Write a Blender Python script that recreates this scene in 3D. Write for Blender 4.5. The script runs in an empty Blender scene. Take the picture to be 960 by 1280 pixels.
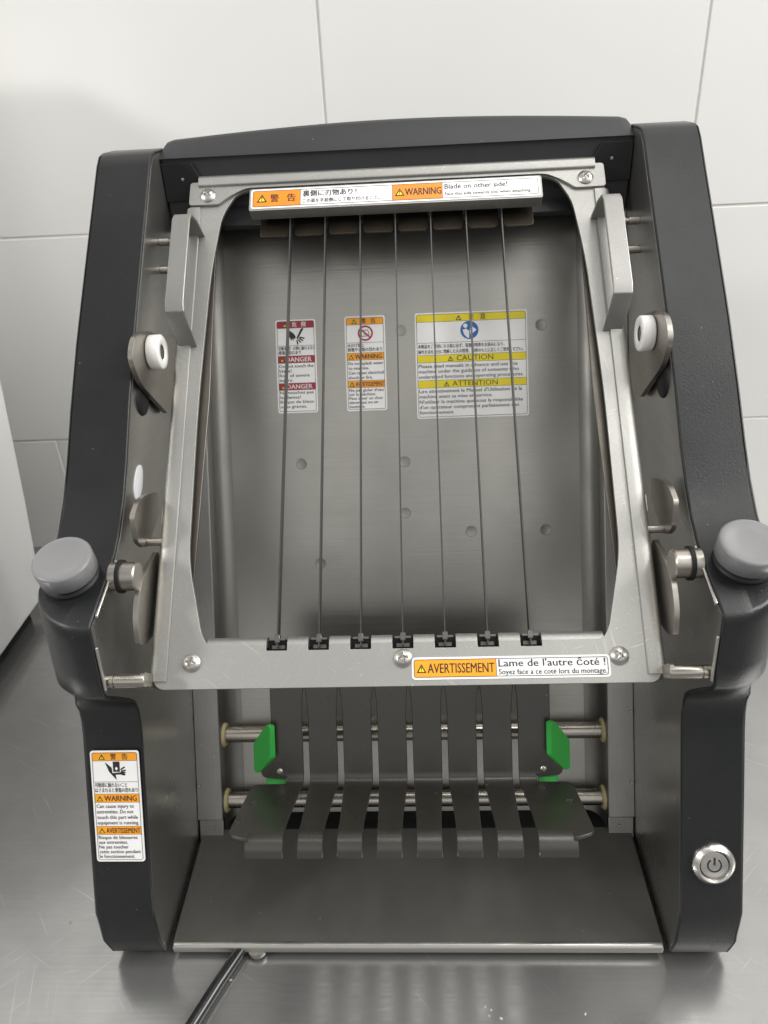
import bpy, bmesh, math, random
from mathutils import Vector, Matrix
PI = math.pi
rnd = random.Random(7)
S = bpy.context.scene

# ------------------------------------------------------------------ camera
cam = bpy.data.objects.new('camera', bpy.data.cameras.new('camera'))
S.collection.objects.link(cam); S.camera = cam
R_ = Vector((0.9983554, 0.03043196, -0.04858378)); D_ = Vector((-0.02725511, -0.49360899, -0.86925677))
F_ = Vector((-0.05043458, 0.86915135, -0.49196778))
CP = Vector((.01022, -.18504, .38681))
cam.matrix_world = Matrix(((R_.x, -D_.x, -F_.x, CP.x), (R_.y, -D_.y, -F_.y, CP.y), (R_.z, -D_.z, -F_.z, CP.z), (0, 0, 0, 1)))
cd = cam.data; cd.sensor_fit = 'VERTICAL'; cd.sensor_height = 24; cd.lens = 24 * 961 / 1280
cd.clip_start = .01; cd.clip_end = 50
cd.dof.use_dof = True; cd.dof.focus_distance = .36; cd.dof.aperture_fstop = 20

# ------------------------------------------------------------------ world and lamps
W = bpy.data.worlds.new('World'); S.world = W; W.use_nodes = True
bg = W.node_tree.nodes['Background']; bg.inputs[1].default_value = 1.0
_t = W.node_tree; _tc = _t.nodes.new('ShaderNodeTexCoord'); _sx = _t.nodes.new('ShaderNodeSeparateXYZ'); _cr = _t.nodes.new('ShaderNodeValToRGB')
_t.links.new(_tc.outputs['Generated'], _sx.inputs[0]); _mr = _t.nodes.new('ShaderNodeMapRange'); _mr.inputs['From Min'].default_value = -.2; _mr.inputs['From Max'].default_value = 1
_t.links.new(_sx.outputs['Z'], _mr.inputs[0]); _t.links.new(_mr.outputs[0], _cr.inputs[0]); _t.links.new(_cr.outputs[0], bg.inputs[0])
_e = _cr.color_ramp.elements        # room: dim floor and furniture low down, pale walls, top dimmed for darker reflections
for _p in (.5, .5, .5): _e.new(_p)
for _k, (_p, _v) in zip(_e, ((.0, .10), (.15, .18), (.26, .52), (.55, .78), (1, .26))): _k.position = _p; _k.color = (_v, _v * .99, _v * .968, 1)
def area(name, loc, target, sx, sy, power, color=(1, .985, .96)):
    l = bpy.data.lights.new(name, 'AREA'); l.shape = 'RECTANGLE'; l.size = sx; l.size_y = sy; l.energy = power; l.color = color
    o = bpy.data.objects.new(name, l); S.collection.objects.link(o); o.location = loc
    o.rotation_euler = (Vector(target) - Vector(loc)).to_track_quat('-Z', 'Y').to_euler(); return o
area('ceiling_lamp_front', (1.15, -.85, 1.60), (-.1, .2, .15), 1.5, .9, 4.5)
area('ceiling_lamp_over', (.25, .27, 1.95), (.1, .15, 0), 2.2, .20, 10)
area('highlight_strip', (.0, -.15, 1.95), (.0, .1, 0), 1.5, .10, 2.2)  # added strip without a known source, puts a highlight on the housings
area('shadow_light_left', (-1.60, -.60, 1.22), (-.1, .4, .3), .25, .20, 12)  # added light, throws the appliance's soft shadow onto the wall
area('fill_light_right', (1.25, .0, 1.15), (-.3, .3, .15), .9, .7, 19)  # added fill from the right, brightens the appliance and left inner plate
S.view_settings.view_transform = 'Standard'; S.view_settings.look = 'None'
S.view_settings.exposure = 0.20; S.view_settings.gamma = 1.0
S.render.engine = 'CYCLES'

# ------------------------------------------------------------------ materials
def mat(name, col, rough=.5, metal=0., spec=.5, coat=0.):
    m = bpy.data.materials.new(name); m.use_nodes = True
    b = m.node_tree.nodes['Principled BSDF']
    b.inputs['Base Color'].default_value = (*col, 1); b.inputs['Roughness'].default_value = rough
    b.inputs['Metallic'].default_value = metal; b.inputs['Specular IOR Level'].default_value = spec
    b.inputs['Coat Weight'].default_value = coat
    return m
def N(m, t, **kw):
    n = m.node_tree.nodes.new(t)
    for k, v in kw.items(): setattr(n, k, v)
    return n
def L(m, a, b): m.node_tree.links.new(a, b)
def coords(m, scale, rot=None):
    mp = N(m, 'ShaderNodeMapping')
    g = N(m, 'ShaderNodeNewGeometry')
    mp.inputs['Scale'].default_value = scale; src = g.outputs['Position']
    if rot:
        m2 = N(m, 'ShaderNodeMapping'); m2.inputs['Rotation'].default_value = rot; L(m, src, m2.inputs[0]); src = m2.outputs[0]
    L(m, src, mp.inputs[0]); return mp.outputs[0]
def noise(m, vec, scale, detail=4, rough=.55):
    n = N(m, 'ShaderNodeTexNoise'); n.inputs['Scale'].default_value = scale; n.inputs['Detail'].default_value = detail
    n.inputs['Roughness'].default_value = rough; L(m, vec, n.inputs['Vector']); return n.outputs['Fac']
def ramp(m, fac, stops):
    r = N(m, 'ShaderNodeValToRGB'); e = r.color_ramp.elements
    while len(e) < len(stops): e.new(.5)
    for k, (p, c) in zip(e, stops):
        k.position = p; k.color = (c, c, c, 1) if not hasattr(c, '__len__') else (*c, 1)
    L(m, fac, r.inputs[0]); return r.outputs[0]
def mixc(m, fac, a, b, mode='MIX'):
    x = N(m, 'ShaderNodeMix', data_type='RGBA', blend_type=mode)
    if hasattr(fac, 'links'): L(m, fac, x.inputs[0])
    else: x.inputs[0].default_value = fac
    for v, i in ((a, 6), (b, 7)):
        if hasattr(v, 'links'): L(m, v, x.inputs[i])
        else: x.inputs[i].default_value = (*v, 1)
    return x.outputs[2]
def bump(m, fac, strength, dist=.001, prev=None):
    b = N(m, 'ShaderNodeBump'); b.inputs['Strength'].default_value = strength; b.inputs['Distance'].default_value = dist
    L(m, fac, b.inputs['Height'])
    if prev is not None: L(m, prev, b.inputs['Normal'])
    return b.outputs[0]
def P(m): return m.node_tree.nodes['Principled BSDF']
def rng(m, fac, lo, hi):
    r = N(m, 'ShaderNodeMapRange'); r.inputs['To Min'].default_value = lo; r.inputs['To Max'].default_value = hi
    L(m, fac, r.inputs[0]); return r.outputs[0]

def steel(name, col, rough, grain=(60, 2500, 2500), gstr=.12, spots=.0, blot=.25, scr=.0, sf=1.0):
    """brushed stainless steel; grain = brushing stretched along its smallest factor"""
    m = mat(name, col, rough, 1.)
    g = noise(m, coords(m, grain), 1, 2)
    b1 = noise(m, coords(m, (1, 1, 1)), 22, 5, .6)
    c0 = mixc(m, rng(m, g, .0, .45), col, tuple(c * .72 for c in col))
    c1 = mixc(m, ramp(m, b1, [(.35, 0), (.75, blot)]), c0, tuple(c * .62 for c in col))
    rr = N(m, 'ShaderNodeMath', operation='ADD'); L(m, rng(m, b1, -.09, .12), rr.inputs[0]); L(m, rng(m, g, rough - .05, rough + .07), rr.inputs[1])
    L(m, rr.outputs[0], P(m).inputs['Roughness'])
    if scr:
        acc = None
        for k, (sc, an) in enumerate([((14, 700, 14), .5), ((18, 900, 18), -.75), ((10, 640, 10), 1.3), ((22, 1000, 22), .9), ((16, 800, 16), -.2)]):
            v = ramp(m, noise(m, coords(m, tuple(q * sf for q in sc), (0, 0, an)), 1, 1), [(.70, 0), (.73, scr)])
            v2 = ramp(m, noise(m, coords(m, (1, 1, 1), (k, 0, 0)), (9 + 3 * k) * sf, 2), [(.52, 0), (.66, 1)])
            mm = N(m, 'ShaderNodeMath', operation='MULTIPLY'); L(m, v, mm.inputs[0]); L(m, v2, mm.inputs[1])
            if acc is None: acc = mm.outputs[0]
            else:
                a2 = N(m, 'ShaderNodeMath', operation='MAXIMUM'); L(m, acc, a2.inputs[0]); L(m, mm.outputs[0], a2.inputs[1]); acc = a2.outputs[0]
        c1 = mixc(m, acc, c1, (.92, .91, .88))
    if spots:
        sp = ramp(m, noise(m, coords(m, (1, 1, 1)), 900, 1), [(.76, 0), (.8, spots)])
        c1 = mixc(m, sp, c1, (.9, .88, .84))
    L(m, c1, P(m).inputs['Base Color'])
    L(m, bump(m, g, gstr, .0004), P(m).inputs['Normal'])
    return m
M = {}
M['frame'] = steel('bead_blasted_steel', (.455, .452, .43), .48, (900, 900, 900), .10, .6, .28, .30, 3.0)
M['steel'] = steel('stainless_steel', (.56, .545, .51), .30, (40, 1800, 1800), .10, .3)
M['panel'] = steel('brushed_panel_steel', (.50, .492, .455), .36, (20, 1500, 1500), .14, .2, .3)
def painted_reflections(m, amt):
    """soft vertical reflections painted into the colour of the brushed finish"""
    pb = P(m); src = pb.inputs['Base Color'].links[0].from_socket
    v = ramp(m, noise(m, coords(m, (13, 4, 4)), 1, 2, .5), [(.35, 0), (.70, amt)])
    L(m, mixc(m, v, src, (.20, .195, .19)), pb.inputs['Base Color'])
painted_reflections(M['panel'], .32)
M['spot_steel'] = steel('weld_spot_steel', (.37, .362, .34), .40, (300, 300, 300), .1)
M['chute_steel'] = steel('chute_side_steel', (.31, .305, .285), .46, (20, 1500, 1500), .12, .2, .4)
M['side_steel'] = steel('side_panel_steel', (.56, .548, .522), .29, (500, 40, 500), .025, .1, .25)
P(M['side_steel']).inputs['Metallic'].default_value = .97
M['rail_steel'] = steel('rail_steel', (.36, .355, .345), .38, (1200, 60, 60), .10, .4, .4)
M['rod'] = steel('polished_rod_steel', (.50, .47, .42), .22, (2500, 30, 30), .04, 0, .2)
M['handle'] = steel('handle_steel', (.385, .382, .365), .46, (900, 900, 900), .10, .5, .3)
M['button'] = steel('button_steel', (.72, .70, .67), .24, (300, 300, 300), .03)
M['aged'] = steel('aged_steel', (.47, .44, .40), .33, (300, 300, 300), .12, .5, .6)
M['counter'] = steel('counter_steel', (.435, .435, .428), .18, (12, 700, 12), .03, .2, .5, .28)
P(M['counter']).inputs['Metallic'].default_value = .78
M['wire'] = mat('blade_steel', (.09, .09, .09), .4, .8)
M['dark_metal'] = mat('dark_steel', (.22, .21, .20), .35, 1)

def housing():
    m = mat('charcoal_powder_coat', (.030, .032, .034), .36, 0, .38)
    n = noise(m, coords(m, (1, 1, 1)), 1250, 2); b = noise(m, coords(m, (1, 1, 1)), 30, 4)
    sp = ramp(m, noise(m, coords(m, (1, 1, 1)), 620, 1), [(.80, 0), (.83, .8)])
    fb = ramp(m, noise(m, coords(m, (1, 1, 1)), 11, 6, .7), [(.48, 0), (.75, .5)])
    c0 = mixc(m, rng(m, b, 0, 1), (.010, .0108, .0115), (.016, .0168, .0178))
    c0 = mixc(m, fb, c0, (.030, .030, .030))
    L(m, mixc(m, sp, c0, (.30, .29, .27)), P(m).inputs['Base Color'])
    L(m, rng(m, b, .18, .50), P(m).inputs['Roughness'])
    L(m, bump(m, n, .34, .0003), P(m).inputs['Normal']); return m
M['housing'] = housing()
def coated(name, col, r0, r1):
    m = mat(name, col, .42, 0, .9 if 'stick' in name else .5)
    b = noise(m, coords(m, (1, 1, 1)), 40, 5, .6); n = noise(m, coords(m, (1, 1, 1)), 2600, 2)
    sp = ramp(m, noise(m, coords(m, (1, 1, 1)), 500, 1), [(.80, 0), (.83, .7)])
    c = mixc(m, rng(m, b, 0, 1), tuple(x * .8 for x in col), tuple(x * 1.3 for x in col))
    L(m, mixc(m, sp, c, (.35, .35, .33)), P(m).inputs['Base Color'])
    L(m, rng(m, b, r0, r1), P(m).inputs['Roughness']); L(m, bump(m, n, .18, .0003), P(m).inputs['Normal']); return m
M['comb'] = coated('dark_non_stick_coating', (.027, .0255, .020), .22, .36)
M['tray'] = coated('dark_tray_coating', (.072, .071, .065), .30, .44)
M['cover'] = coated('dark_cover_coating', (.022, .023, .026), .42, .6)
M['black'] = mat('black_plastic', (.012, .012, .013), .5, 0, .3)
M['cable'] = mat('black_rubber_cable', (.012, .013, .014), .22, 0, .6)
M['knob'] = mat('grey_knob_plastic', (.20, .20, .205), .32); P(M['knob']).inputs['Subsurface Weight'].default_value = .15; P(M['knob']).inputs['Subsurface Radius'].default_value = (.003, .003, .003)
M['roller'] = mat('white_nylon', (.80, .79, .77), .42)
M['green'] = mat('green_plastic', (.045, .42, .07), .34)
M['bush'] = mat('cream_nylon', (.48, .41, .20), .5)
M['white_body'] = mat('white_enamel', (.93, .925, .91), .35)
M['slot_glare'] = mat('slot_glare', (.72, .72, .74), .3)
M['lab_white'] = mat('label_white', (.87, .87, .86), .3)
M['lab_orange'] = mat('label_orange', (.88, .26, .015), .35)
M['lab_amber'] = mat('label_amber', (.90, .36, .02), .35)
M['lab_red'] = mat('label_crimson', (.38, .02, .045), .35)
M['lab_yellow'] = mat('label_yellow', (.83, .68, .02), .35)
M['lab_blue'] = mat('label_blue', (.015, .13, .42), .35)
M['ink'] = mat('black_ink', (.02, .018, .02), .4)
M['ink_white'] = mat('white_ink', (.8, .8, .78), .4)
M['ink_red'] = mat('red_ink', (.42, .02, .05), .4)
def tilemat():
    m = mat('glazed_white_tile', (.74, .73, .70), .22, 0, .5)
    b = noise(m, coords(m, (1, 1, 1)), 5, 4); n = noise(m, coords(m, (1, 1, 1)), 14, 3)
    L(m, mixc(m, rng(m, b, 0, 1), (.76, .755, .735), (.82, .815, .79)), P(m).inputs['Base Color'])
    L(m, rng(m, n, .20, .27), P(m).inputs['Roughness']); L(m, bump(m, n, .05, .004), P(m).inputs['Normal']); return m
M['tile'] = tilemat()
M['tab_steel'] = steel('tab_steel', (.12, .10, .078), .38, (900, 900, 900), .06, .2, .3)
M['strip'] = steel('clamp_strip_steel', (.17, .155, .135), .42, (300, 300, 300), .1, .3, .5)
M['grout'] = mat('grout', (.86, .85, .81), .9)

# ------------------------------------------------------------------ object helpers
def tag(o, label=None, cat=None, group=None, kind=None):
    if label: o['label'] = label
    if cat: o['category'] = cat
    if group: o['group'] = group
    if kind: o['kind'] = kind
    return o
def thing(name, loc, label, cat, group=None):
    o = bpy.data.objects.new(name, None); S.collection.objects.link(o); o.location = loc; o.empty_display_size = .02
    return tag(o, label, cat, group)
WL = {}   # world location of every object built (none is rotated)
def wl(o): return WL.get(o.name, Vector(o.location))
def link(name, me, loc, parent):
    o = bpy.data.objects.new(name, me); S.collection.objects.link(o)
    loc = Vector(loc)
    if parent is not None:
        o.parent = parent; o.location = loc - wl(parent)
    else: o.location = loc
    WL[o.name] = loc
    return o
def finish(bm, name, m, parent, smooth=35, bevel=0, segs=2, recalc=True):
    if recalc: bmesh.ops.recalc_face_normals(bm, faces=bm.faces)
    xs = [v.co.copy() for v in bm.verts]
    lo = Vector([min(v[i] for v in xs) for i in range(3)]); hi = Vector([max(v[i] for v in xs) for i in range(3)])
    c = (lo + hi) / 2
    bmesh.ops.translate(bm, verts=bm.verts, vec=-c)
    me = bpy.data.meshes.new(name); bm.to_mesh(me); bm.free()
    ms = m if isinstance(m, (list, tuple)) else [m]
    for k in ms: me.materials.append(k)
    if smooth:
        for p in me.polygons: p.use_smooth = True
        me.set_sharp_from_angle(angle=math.radians(smooth))
    o = link(name, me, c, parent)
    if bevel:
        b = o.modifiers.new('bevel', 'BEVEL'); b.width = bevel; b.segments = segs; b.limit_method = 'ANGLE'; b.angle_limit = math.radians(40)
    return o
class Fr:   # local frame: o + a*u + b*v + c*w
    def __init__(s, o, u, v, w=None):
        s.o = Vector(o); s.u = Vector(u).normalized(); s.v = Vector(v).normalized(); s.w = Vector(w).normalized() if w else s.u.cross(s.v)
    def __call__(s, a, b, c=0): return s.o + s.u * a + s.v * b + s.w * c
def prism(bm, fr, loops, c0, c1, mi=0):
    """polygon (first loop) with holes (other loops) in frame fr, from depth c0 to c1"""
    loops = [l for l in loops]
    for c in (c0, c1):
        es = []
        for lp in loops:
            vs = [bm.verts.new(fr(a, b, c)) for a, b in lp]
            es += [bm.edges.new((vs[i], vs[(i + 1) % len(vs)])) for i in range(len(vs))]
            if c == c0: lp0 = vs
        r = bmesh.ops.triangle_fill(bm, edges=es, use_beauty=True)
        for g in r['geom']:
            if isinstance(g, bmesh.types.BMFace): g.material_index = mi
        if c == c0: base = es
        else: top = es
    for e0, e1 in zip(base, top):
        a, b = e0.verts; c_, d = e1.verts
        # keep order: verts were created in the same order
        f = bm.faces.new((a, b, d, c_)); f.material_index = mi
def plate(name, fr, loops, c0, c1, m, parent, bevel=0, smooth=35, segs=2):
    bm = bmesh.new(); prism(bm, fr, loops, c0, c1)
    return finish(bm, name, m, parent, smooth, bevel, segs)
def box(bm, fr, a0, a1, b0, b1, c0, c1, mi=0): prism(bm, fr, [[(a0, b0), (a1, b0), (a1, b1), (a0, b1)]], c0, c1, mi)
def boxo(name, fr, a0, a1, b0, b1, c0, c1, m, parent, bevel=0, segs=2):
    bm = bmesh.new(); box(bm, fr, a0, a1, b0, b1, c0, c1); return finish(bm, name, m, parent, 35, bevel, segs)
def rrect(a0, a1, b0, b1, r, n=5):
    rs = r if hasattr(r, '__len__') else (r,) * 4   # corners: (a0,b0) (a1,b0) (a1,b1) (a0,b1)
    out = []
    for (ca, cb, st), q in zip(((a0, b0, PI), (a1, b0, 1.5 * PI), (a1, b1, 0), (a0, b1, .5 * PI)), rs):
        if q <= 0: out.append((ca, cb)); continue
        sa = ca + (q if ca == a0 else -q); sb = cb + (q if cb == b0 else -q)
        for i in range(n + 1):
            t = st + .5 * PI * i / n; out.append((sa + q * math.cos(t), sb + q * math.sin(t)))
    return out
def rpoly(pts, n=5):
    """polygon with rounded corners: pts = [(a, b, r), ...]"""
    out = []; k = len(pts)
    for i in range(k):
        p = Vector(pts[i][:2]); r = pts[i][2] if len(pts[i]) > 2 else 0
        if r <= 0: out.append(tuple(p)); continue
        a = (Vector(pts[i - 1][:2]) - p); b = (Vector(pts[(i + 1) % k][:2]) - p)
        d = min(r, a.length * .49, b.length * .49)
        s, e = p + a.normalized() * d, p + b.normalized() * d
        for j in range(n + 1):
            t = j / n; out.append(tuple(s * (1 - t) ** 2 + p * 2 * t * (1 - t) + e * t * t))
    return out
def lathe(bm, fr, prof, seg=40, mi=0):
    """profile [(radius, height along fr.w)]"""
    rings = []
    for r, h in prof:
        if r < 1e-7: rings.append([bm.verts.new(fr(0, 0, h))])
        else: rings.append([bm.verts.new(fr(r * math.cos(2 * PI * i / seg), r * math.sin(2 * PI * i / seg), h)) for i in range(seg)])
    for A, B in zip(rings, rings[1:]):
        for i in range(seg):
            j = (i + 1) % seg
            if len(A) == 1 and len(B) == 1: continue
            if len(A) == 1: f = bm.faces.new((A[0], B[i], B[j]))
            elif len(B) == 1: f = bm.faces.new((A[i], A[j], B[0]))
            else: f = bm.faces.new((A[i], A[j], B[j], B[i]))
            f.material_index = mi
def lathe_o(name, fr, prof, m, parent, seg=40, smooth=35):
    bm = bmesh.new(); lathe(bm, fr, prof, seg); return finish(bm, name, m, parent, smooth)
def tube(bm, pts, r, seg=10, mi=0):
    rings = []
    for i, p in enumerate(pts):
        p = Vector(p); t = (Vector(pts[min(i + 1, len(pts) - 1)]) - Vector(pts[max(i - 1, 0)])).normalized()
        x = t.orthogonal().normalized() if i == 0 else (px - t * px.dot(t)).normalized()
        px = x; y = t.cross(x)
        rings.append([bm.verts.new(p + (x * math.cos(2 * PI * k / seg) + y * math.sin(2 * PI * k / seg)) * r) for k in range(seg)])
    for A, B in zip(rings, rings[1:]):
        for i in range(seg):
            f = bm.faces.new((A[i], A[(i + 1) % seg], B[(i + 1) % seg], B[i])); f.material_index = mi
    bm.faces.new(rings[0]); bm.faces.new(rings[-1])
XD, YD, ZD = Vector((1, 0, 0)), Vector((0, 1, 0)), Vector((0, 0, 1))
def side(s, x): return Fr((s * x, 0, 0), YD, ZD, XD * s)      # frame of a side plane: (Y, Z) coordinates, depth outward

# the two sloping planes of the machine
th = math.atan(.9286)
FR = Fr((0, .0635, .1606), XD, (0, math.cos(th), math.sin(th)), (0, -math.sin(th), math.cos(th)))      # blade frame
ps = math.radians(63.3)
PN = Fr((0, .107, .008), XD, (0, math.cos(ps), math.sin(ps)), (0, -math.sin(ps), math.cos(ps)))        # back panel

# ------------------------------------------------------------------ printed labels
def cap_height():
    c = bpy.data.curves.new('t', 'FONT'); c.body = 'H'; o = bpy.data.objects.new('t', c)
    me = bpy.data.meshes.new_from_object(o); h = max(v.co.y for v in me.vertices); bpy.data.objects.remove(o); return h
CAPH = cap_height()
def text_mesh(body, bold=0.):
    c = bpy.data.curves.new('t', 'FONT'); c.body = body; c.resolution_u = 2; c.offset = bold; c.fill_mode = 'FRONT'
    o = bpy.data.objects.new('t', c); me = bpy.data.meshes.new_from_object(o); bpy.data.objects.remove(o); bpy.data.curves.remove(c)
    return me
class Label:
    """flat sticker: millimetres, x to the right, y DOWN from its top left corner"""
    def __init__(s, fr, parent, w, h, name='warning_label', label=None, r=1.6, th_=.00025, base='lab_white'):
        s.fr, s.w, s.h, s.z = fr, w, h, th_
        s.base = plate(name, fr, [rrect(0, w * .001, -h * .001, 0, r * .001, 4)], 0, th_, M[base], parent)
        if label: s.base['label'] = label
        s.t = {}
        s.pic = None; s.np_ = 0
    def q(s, x, y, k): return s.fr(x * .001, -y * .001, s.z + k * .00006)
    def band(s, x0, y0, x1, y1, m, r=(0, 0, 0, 0)):
        bm = bmesh.new(); pts = rrect(x0, x1, -y1, -y0, r, 4)
        bm.faces.new([bm.verts.new(s.q(a, -b, 1)) for a, b in pts])
        s.fin(bm, 'band', M[m])
    def fin(s, bm, name, m):
        o = finish(bm, name, m, s.base, 0, recalc=False)
        return o
    def bmt(s, m): return s.t.setdefault(m, bmesh.new())
    def txt(s, body, x, y, cap, width=None, m='ink', bold=0., layer=2):
        """text with its baseline at y, capital height cap, squeezed to width"""
        me = text_mesh(body, 0.); xs = [v.co.x for v in me.vertices]
        if not xs: return
        k = cap / CAPH; x0 = min(xs); kx = k if width is None else width / (max(xs) - x0)
        bm = s.bmt(m)
        for dx, dz in (((0, 0),) if bold <= 0 else ((-max(bold * 2.2, .018) * k * .5, 0), (max(bold * 2.2, .018) * k * .5, .3))):
            vs = [bm.verts.new(s.q(x + (v.co.x - x0) * kx + dx, y - v.co.y * k, layer + dz)) for v in me.vertices]
            for p in me.polygons:
                try: bm.faces.new([vs[i] for i in p.vertices])
                except ValueError: pass
        bpy.data.meshes.remove(me)
    def poly(s, pts, m, layer=2):
        bm = s.bmt(m)
        es = [bm.verts.new(s.q(x, y, layer)) for x, y in pts]
        ed = [bm.edges.new((es[i], es[(i + 1) % len(es)])) for i in range(len(es))]
        bmesh.ops.triangle_fill(bm, edges=ed, use_beauty=True)
    def line(s, x0, y0, x1, y1, wd=.18, m='ink', layer=2):
        d = Vector((x1 - x0, y1 - y0)).normalized(); n = Vector((-d.y, d.x)) * wd / 2
        bm = s.bmt(m)
        bm.faces.new([bm.verts.new(s.q(a, b, layer)) for a, b in ((x0 + n.x, y0 + n.y), (x1 + n.x, y1 + n.y), (x1 - n.x, y1 - n.y), (x0 - n.x, y0 - n.y))])
    def ring(s, cx, cy, r0, r1, m, layer=2, seg=28):
        bm = s.bmt(m); A = [bm.verts.new(s.q(cx + r0 * math.cos(2 * PI * i / seg), cy + r0 * math.sin(2 * PI * i / seg), layer)) for i in range(seg)]
        B = [bm.verts.new(s.q(cx + r1 * math.cos(2 * PI * i / seg), cy + r1 * math.sin(2 * PI * i / seg), layer)) for i in range(seg)]
        for i in range(seg): bm.faces.new((A[i], A[(i + 1) % seg], B[(i + 1) % seg], B[i]))
    def disc(s, cx, cy, r, m, layer=2, sx=1):
        s.poly([(cx + sx * r * math.cos(2 * PI * i / 24), cy + r * math.sin(2 * PI * i / 24)) for i in range(24)], m, layer)
    def border(s, x0, y0, x1, y1, r=1.0, wd=.2):
        bm = s.bmt('ink'); a = rrect(x0, x1, -y1, -y0, r, 4); b = rrect(x0 + wd, x1 - wd, -y1 + wd, -y0 - wd, max(r - wd, .1), 4)
        A = [bm.verts.new(s.q(x, -y, 3)) for x, y in a]; B = [bm.verts.new(s.q(x, -y, 3)) for x, y in b]
        for i in range(len(A)): bm.faces.new((A[i], A[(i + 1) % len(A)], B[(i + 1) % len(A)], B[i]))
    def tri(s, x, y, h, inner='lab_yellow'):
        """warning triangle, base left corner x, baseline y"""
        w = h * 1.12
        s.poly([(x, y), (x + w, y), (x + w / 2, y - h)], 'ink', 2)
        k = h * .15
        s.poly([(x + k * 1.5, y - k * .8), (x + w - k * 1.5, y - k * .8), (x + w / 2, y - h + k * 1.7)], inner, 3)
        s.poly([(x + w / 2 - h * .06, y - h * .66), (x + w / 2 + h * .06, y - h * .66), (x + w / 2 + h * .035, y - h * .32), (x + w / 2 - h * .035, y - h * .32)], 'ink', 4)
        s.poly([(x + w / 2 - h * .05, y - h * .26), (x + w / 2 + h * .05, y - h * .26), (x + w / 2 + h * .05, y - h * .17), (x + w / 2 - h * .05, y - h * .17)], 'ink', 4)
    def done(s, name='lettering'):
        bm = bmesh.new(); mats = []
        for k, (mn, b) in enumerate(s.t.items()):
            mats.append(M[mn]); mp = {}
            for v in b.verts: mp[v] = bm.verts.new(v.co)
            for f in b.faces:
                try: nf = bm.faces.new([mp[v] for v in f.verts]); nf.material_index = k
                except ValueError: pass
            b.free()
        if mats: s.fin(bm, name, mats)
        s.t = {}
        return s

# ------------------------------------------------------------------ small hardware, copied
def screw_mesh(r=.0040):
    bm = bmesh.new(); seg = 56; rings = []
    prof = [(0, .0022)] + [(r * k / 10, .0022 - .0016 * (k / 10) ** 2.6) for k in range(1, 11)] + [(r, .0003), (r * .98, 0)]
    for rr, h in prof:
        if rr == 0: rings.append([bm.verts.new((0, 0, h - .0011))]); continue
        ring = []
        for i in range(seg):
            a = 2 * PI * i / seg; x, y = rr * math.cos(a), rr * math.sin(a); d = 0
            c, s_ = abs(x), abs(y)
            if (c < r * .13 and s_ < r * .52) or (s_ < r * .13 and c < r * .52): d = .0011 * (1 - .5 * max(c, s_) / (r * .52))
            ring.append(bm.verts.new((x, y, h - d)))
        rings.append(ring)
    for A, B in zip(rings, rings[1:]):
        for i in range(seg):
            j = (i + 1) % seg
            if len(A) == 1: bm.faces.new((A[0], B[i], B[j]))
            else: bm.faces.new((A[i], A[j], B[j], B[i]))
    bmesh.ops.recalc_face_normals(bm, faces=bm.faces)
    me = bpy.data.meshes.new('screw'); bm.to_mesh(me); bm.free(); me.materials.append(M['steel'])
    for p in me.polygons: p.use_smooth = True
    me.set_sharp_from_angle(angle=math.radians(30))
    return me
SCREW = screw_mesh()
def oriented(me, fr, rot, name):
    """copy of a mesh turned into frame fr"""
    m2 = me.copy(); m2.name = name
    R = Matrix((fr.u, fr.v, fr.w)).transposed().to_4x4() @ Matrix.Rotation(rot, 4, 'Z'); m2.transform(R); return m2
def put_screw(fr, a, b, c, parent, rot=0., sc=1., name='screw'):
    me = oriented(SCREW, fr, rot, name)
    if sc != 1: me.transform(Matrix.Scale(sc, 4))
    return link(name, me, fr(a, b, c), parent)

# ================================================================== SETTING
# worktop
ctr = thing('work_table', (0, 0, 0), 'brushed stainless steel worktop with fine scratches under the slicer', 'table')
boxo('table_top', Fr((0, 0, 0), XD, YD, ZD), -1.1, 1.1, -.55, .4485, -.04, 0, M['counter'], ctr, .002)
# tiled wall
WY = .452
wall = boxo('wall', Fr((0, 0, 0), XD, ZD, -YD), -1.8, 1.8, -.3, 1.6, -WY - .02, -WY + .0022, M['grout'], None)
tag(wall, 'white glazed tile wall behind the slicer', kind='structure')
TW, TH, J = .2691, .1760, .0022
bm = bmesh.new(); wf = Fr((0, 0, 0), XD, ZD, -YD)
prism(bm, wf, [rrect(-TW / 2 + J / 2, TW / 2 - J / 2, -TH / 2 + J / 2, TH / 2 - J / 2, .0012, 2)], -.002, .0012)
bmesh.ops.recalc_face_normals(bm, faces=bm.faces)
tme = bpy.data.meshes.new('tile'); bm.to_mesh(tme); bm.free(); tme.materials.append(M['tile'])
for row in range(-1, 6):
    z = .2888 + TH * (row - .5)
    off = -.0532 + TW / 2 if row % 2 == 1 else -.0532
    for k in range(-4, 5):
        o = link('tile', tme, (off + k * TW, WY - .002 - rnd.random() * .0006, z), wall)
        bvm = o.modifiers.new('bevel', 'BEVEL'); bvm.width = .0012; bvm.segments = 2; bvm.limit_method = 'ANGLE'
        o.rotation_euler = (rnd.uniform(-.002, .002), 0, rnd.uniform(-.002, .002))
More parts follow.
